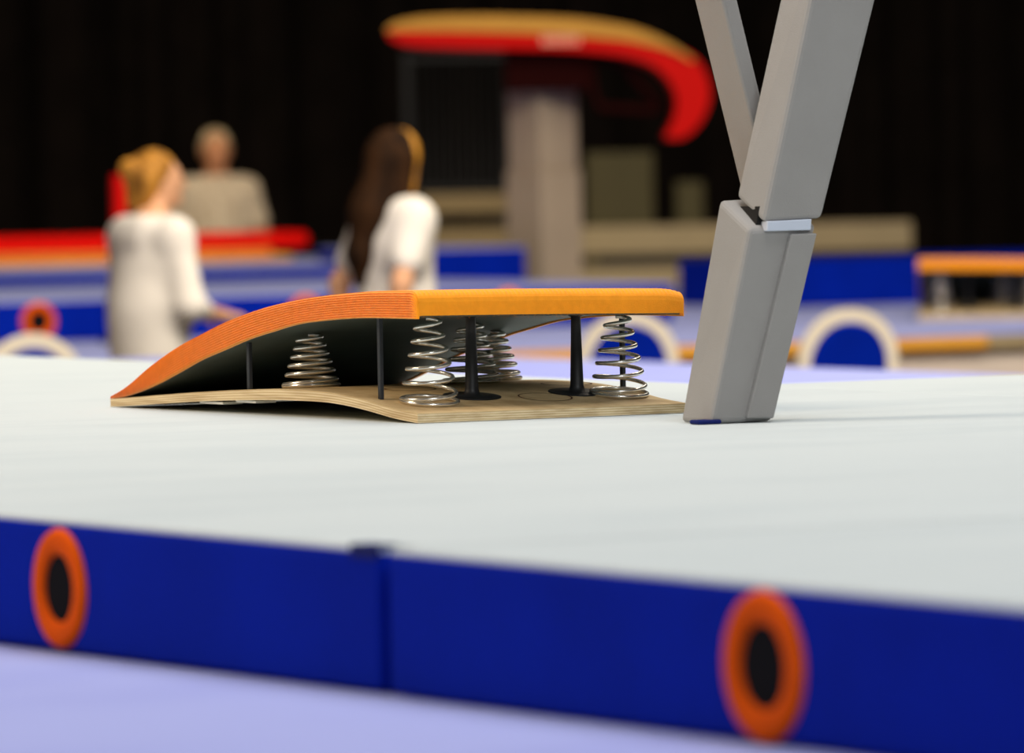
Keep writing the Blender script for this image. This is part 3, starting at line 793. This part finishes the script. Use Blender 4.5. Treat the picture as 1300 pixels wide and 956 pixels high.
def person(label, loc, rz, s, cfg):
    """facing local -y; x to the right of the viewer when facing the camera"""
    t = thing('person', label, 'person', loc, rz)
    lean = cfg.get('lean', (0, 0))            # offset of the shoulders in x, y
    L = lambda x, y, z: V(x + lean[0] * max(0, z - .9) / .5, y + lean[1] * max(0, z - .9) / .5, z) * s
    sw = cfg.get('sw', .175)
    skin = M[cfg.get('skin', 'skin')]
    body = []; cl = []
    hd = V(*cfg.get('head', (0, 0)))          # head offset in x,y
    yaw = cfg.get('yaw', 0)                   # head turn
    hc = L(hd[0], hd[1] - .012, 1.605)
    # torso and neck
    body += [('e', L(0, 0, .93), V(.165, .115, .12) * s, 0, .06), ('e', L(0, 0, 1.08), V(.135, .10, .16) * s, 0, .08), ('e', L(0, .005, 1.27), V(.16, .115, .17) * s, 0, .08)]
    for sd in (-1, 1): body += [('c', L(sd * .03, .005, 1.415), L(sd * (sw - .02), .005, 1.375), .056 * s, .054 * s, .07)]
    body += [('c', L(0, .012, 1.40), hc + V(0, .02, -.06) * s, .056 * s, .052 * s, .04)]
    # head, jaw, nose, ears
    cy, sy = math.cos(yaw), math.sin(yaw)
    def hp(x, y, z): return hc + V(x * cy - y * sy, x * sy + y * cy, z) * s
    body += [('e', hp(0, .012, .025), V(.076, .095, .095) * s, yaw, .03), ('e', hp(0, -.028, -.035), V(.058, .064, .080) * s, yaw, .05),
             ('c', hp(0, -.088, .012), hp(0, -.108, -.022), .009 * s, .013 * s, .015), ('c', hp(-.03, -.077, .03), hp(.03, -.077, .03), .012 * s, .012 * s, .02),
             ('e', hp(0, -.083, -.088), V(.022, .016, .016) * s, yaw, .03),
             ('e', hp(-.078, .01, -.005), V(.012, .022, .032) * s, yaw, .012), ('e', hp(.078, .01, -.005), V(.012, .022, .032) * s, yaw, .012)]
    # arms: elbow and wrist given per side
    for sd, key in ((-1, 'armL'), (1, 'armR')):
        el, wr, hdir, pn = cfg[key]
        sh = L(sd * sw, .005, 1.37); E1 = V(*el) * s; W1 = V(*wr) * s
        body += [('c', sh, E1, .050 * s, .040 * s, .035), ('c', E1, W1, .041 * s, .027 * s, .02)]
        hand(body, W1, hdir, pn, s * .98, .7, sd)
        sl = cfg.get('sleeve', .6)
        if sl <= 1: cl += [('c', sh, sh + (E1 - sh) * sl, .066 * s, .064 * s, .05)]
        else: cl += [('c', sh, E1, .066 * s, .058 * s, .05), ('c', E1, E1 + (W1 - E1) * (sl - 1), .058 * s, .046 * s, .03)]
    # legs and feet
    for sd in (-1, 1):
        hp_, kn, an = V(sd * .09, 0, .90) * s, V(sd * .10, -.015, .49) * s, V(sd * .105, .02, .085) * s
        body += [('c', hp_, kn, .085 * s, .056 * s, .04), ('c', kn, an + V(0, 0, .18) * s, .054 * s, .050 * s, .03), ('c', an + V(0, 0, .18) * s, an, .05 * s, .036 * s, .03),
                 ('c', an + V(0, .02, -.04) * s, an + V(sd * .02, -.15, -.053) * s, .036 * s, .03 * s, .03)]
    nets('body', body, skin, t, .0085, .03, [lambda X, Y, Z: .004 - Z])
    # shirt
    hem = cfg.get('hem', .82) * s
    cl += [('e', L(0, 0, .88), V(.192, .148, .22) * s, 0, .08), ('e', L(0, 0, 1.08), V(.165 + cfg.get('baggy', 0), .125 + cfg.get('baggy', 0), .17) * s, 0, .1), ('e', L(0, .005, 1.27), V(.178, .135, .175) * s, 0, .08),
           ('c', L(.03, .005, 1.415), L(sw - .02, .005, 1.375), .068 * s, .066 * s, .07), ('c', L(-.03, .005, 1.415), L(-sw + .02, .005, 1.375), .068 * s, .066 * s, .07), ('c', L(0, .012, 1.40), L(0, .012, 1.455), .08 * s, .062 * s, .05)]
    if cfg.get('hood'):
        cl += [('c', L(-.07, .09, 1.41), L(.07, .09, 1.41), .05 * s, .05 * s, .05), ('c', L(-.05, .10, 1.36), L(.05, .10, 1.36), .04 * s, .04 * s, .05)]
    zcol = 1.462 * s
    nets('shirt', cl, M[cfg.get('cloth', 'white_cloth')], t, .0095, .04, [lambda X, Y, Z: hem - Z, lambda X, Y, Z: Z - zcol])
    # trousers
    tr = [('e', V(0, 0, .92) * s, V(.172, .122, .12) * s, 0, .06)]
    for sd in (-1, 1):
        tr += [('c', V(sd * .09, 0, .88) * s, V(sd * .10, -.015, .49) * s, .096 * s, .072 * s, .04), ('c', V(sd * .10, -.015, .49) * s, V(sd * .105, .02, .11) * s, .072 * s, .062 * s, .03)]
    nets('trousers', tr, M['dark_cloth'], t, .011, .03, [lambda X, Y, Z: Z - .99 * s, lambda X, Y, Z: .06 * s - Z])
    for sd in (-1, 1):
        nets('shoe', [('c', V(sd * .105, .05, .045) * s, V(sd * .125, -.14, .035) * s, .046 * s, .04 * s, .03), ('c', V(sd * .105, .03, .05) * s, V(sd * .105, .03, .10) * s, .048 * s, .045 * s, .03)],
             M['shoe'], t, .009, .02, [lambda X, Y, Z: .001 - Z])
    # face
    for sd in (-1, 1):
        bm = bmesh.new(); bmesh.ops.create_uvsphere(bm, u_segments=16, v_segments=10, radius=.0115 * s)
        p = hp(sd * .031, -.079, .008); bmesh.ops.scale(bm, vec=(1.1, .7, .8), verts=bm.verts[:]); obj('eye', bm, M['eye'], t, True, p.tolist())
        bm = bmesh.new(); tube(bm, [hp(sd * .016, -.091, .030), hp(sd * .032, -.090, .036), hp(sd * .048, -.076, .030)], [.003 * s, .005 * s, .003 * s], 8); obj('eyebrow', bm, M[cfg['hair_mat']], t, True)
    bm = bmesh.new(); tube(bm, [hp(-.024, -.081, -.054), hp(-.010, -.092, -.050), hp(0, -.093, -.052), hp(.010, -.092, -.050), hp(.024, -.081, -.054)], [.003 * s, .007 * s, .007 * s, .007 * s, .003 * s], 8)
    obj('mouth', bm, M['lip'], t, True)
    # hair
    for prims, mk, clip in cfg['hair'](hp, s, L): nets('hair', prims, M[mk], t, .0085, .03, clip)
    return t

# --- blonde woman, seen from behind, turned to the right
def hair_a(hp, s, L):
    pr = [('e', hp(0, .022, .035), V(.090, .104, .098) * s, 0, .03), ('c', hp(-.06, .055, .0), hp(-.052, .07, -.085), .05 * s, .036 * s, .04), ('c', hp(.06, .05, .0), hp(.052, .06, -.09), .046 * s, .036 * s, .04),
          ('c', hp(0, .09, .0), hp(0, .098, -.09), .055 * s, .042 * s, .04), ('e', hp(-.02, .13, .05), V(.05, .042, .045) * s, 0, .03)]
    face = lambda X, Y, Z: None
    c0 = hp(0, -.125, -.03); fx = hp(0, -1, 0) - hp(0, 0, 0); fx = fx / np.linalg.norm(fx)
    cl = lambda X, Y, Z: .105 * s - np.sqrt((X - c0[0]) ** 2 + (Y - c0[1]) ** 2 + ((Z - c0[2]) * .8) ** 2)
    return [(pr, 'hair_blonde', [cl])]
pA = aty(186, 300, 25.0)
person('woman with tied blonde hair in a white hooded top, seen from behind at the left', (pA.x, 25.0, 0), math.radians(130), .885,
       dict(lean=(.0, -.03), head=(.02, -.03), yaw=math.radians(-26), hood=True, baggy=.035, sw=.18, hem=.78, sleeve=1.35, hair=hair_a, hair_mat='hair_blonde',
            armL=((-.265, -.03, 1.08), (-.20, -.24, 1.03), (.25, -.95, -.05), (0, -.2, -1)), armR=((.25, -.05, 1.09), (.12, -.27, 1.03), (-.3, -.95, -.05), (0, -.2, -1))))

# --- long haired woman in a white T-shirt
def hair_b(hp, s, L):
    c0 = hp(0, -.125, -.03)
    cl = lambda X, Y, Z: .102 * s - np.sqrt((X - c0[0]) ** 2 + (Y - c0[1]) ** 2 + ((Z - c0[2]) * .7) ** 2)
    dark = [('e', hp(0, .02, .028), V(.090, .106, .098) * s, 0, .03), ('c', hp(0, .07, -.02), L(.0, .115, 1.40), .075 * s, .078 * s, .05),
            ('c', L(.0, .115, 1.40), L(.02, .15, 1.24), .076 * s, .058 * s, .05), ('c', L(.02, .15, 1.24), L(.03, .15, 1.14), .056 * s, .03 * s, .04),
            ('c', hp(-.065, .02, .0), hp(-.07, .05, -.16), .042 * s, .04 * s, .04), ('c', hp(.065, .02, .0), hp(.07, .05, -.16), .042 * s, .04 * s, .04)]
    fw = hp(0, -1, 0) - hp(0, 0, 0); fw = fw / np.linalg.norm(fw); hc0 = hp(0, 0, 0)
    front = lambda X, Y, Z: -((X - hc0[0]) * fw[0] + (Y - hc0[1]) * fw[1] + .012 * s - (Z - hc0[2]) * .25)
    gold = [('e', hp(0, .016, .030), V(.094, .108, .101) * s, 0, .03), ('c', hp(-.078, -.005, .0), hp(-.080, .0, -.13), .026 * s, .014 * s, .04), ('c', hp(.078, -.005, .0), hp(.080, .0, -.13), .026 * s, .014 * s, .04)]
    return [(dark, 'hair_brown', [cl]), (gold, 'hair_lit', [cl, front])]
pB = aty(502, 300, 24.2)
person('woman with long brown hair in a white T-shirt, standing behind the springboard', (pB.x, 24.2, 0), math.radians(126), .925,
       dict(lean=(0, .0), head=(0, -.0), yaw=math.radians(10), sw=.15, hem=.80, sleeve=.62, hair=hair_b, hair_mat='hair_brown', baggy=.01,
            armL=((-.205, .12, 1.12), (-.195, .15, .88), (.05, -.15, -.97), (1, 0, 0)), armR=((.215, .12, 1.12), (.21, .13, .88), (0, -.15, -.97), (-1, 0, 0))))

# --- grey haired man facing the camera behind the red mat
def hair_c(hp, s, L):
    pr = [('e', hp(0, .026, .045), V(.086, .098, .088) * s, 0, .03), ('c', hp(-.07, .03, .02), hp(-.07, .04, -.03), .022 * s, .018 * s, .03), ('c', hp(.07, .03, .02), hp(.07, .04, -.03), .022 * s, .018 * s, .03), ('e', hp(0, .07, -.01), V(.07, .045, .06) * s, 0, .03)]
    c0 = hp(0, -.15, -.02)
    cl = lambda X, Y, Z: .135 * s - np.sqrt((X - c0[0]) ** 2 + (Y - c0[1]) ** 2 + ((Z - c0[2]) * .85) ** 2)
    return [(pr, 'hair_grey', [cl])]
pC = aty(275, 260, 37.9)
person('man with short greying hair in a pale shirt facing the camera behind the red mat', (pC.x, 37.9, 0), math.radians(8), .965,
       dict(skin='skin_tan', cloth='shirt', sw=.188, hem=.86, sleeve=.7, hair=hair_c, hair_mat='hair_grey', baggy=.02,
            armL=((-.27, .03, 1.12), (-.24, -.10, .88), (.05, -.35, -.9), (1, 0, 0)), armR=((.27, .03, 1.12), (.24, -.10, .88), (-.05, -.35, -.9), (-1, 0, 0))))

# ------------------------------------------------------------------ light: unseen arena floodlights, plus an added fill aimed at the man
def area(name, loc, target, size, power, col, spread=180):
    l = bpy.data.lights.new(name, 'AREA'); l.energy = power; l.color = col; l.shape = 'RECTANGLE'; l.size = size[0]; l.size_y = size[1]; l.spread = math.radians(spread)
    o = bpy.data.objects.new(name, l); C.objects.link(o); o.location = loc
    o.rotation_euler = (Vector(target) - Vector(loc)).to_track_quat('-Z', 'Y').to_euler()
    return o
area('flood_main', (1.0, 11.5, 9.0), (0, 11, 1), (6, 5), 660, (1, .98, .96))
area('flood_front', (3.0, 2.0, 7.0), (0, 12, 1), (4, 3), 450, (.96, .98, 1))
area('flood_left', (-7.5, 10.5, 6.0), (0, 12.0, 1.1), (3, 3), 530, (1, .80, .58))
area('flood_far', (3.2, 26.5, 9.0), (0, 28.5, 1), (8, 4), 520, (1, .90, .76))
area('flood_far_front', (2.8, 17.5, 9.0), (0, 27, .8), (6, 3), 1560, (1, .90, .76))
area('fill_back', (-3.0, 30.0, 8.5), (-2.2, 38, 1.2), (3, 2), 42, (1, .86, .66), 50)  # added fill that brightens the man behind the red mat

w = bpy.data.worlds.new('world'); SC.world = w; w.use_nodes = True
w.node_tree.nodes['Background'].inputs[0].default_value = (.5, .55, .7, 1); w.node_tree.nodes['Background'].inputs[1].default_value = .02
SC.view_settings.view_transform = 'Standard'; SC.view_settings.look = 'None'; SC.view_settings.gamma = 1; SC.view_settings.exposure = 0
SC.view_settings.use_curve_mapping = False
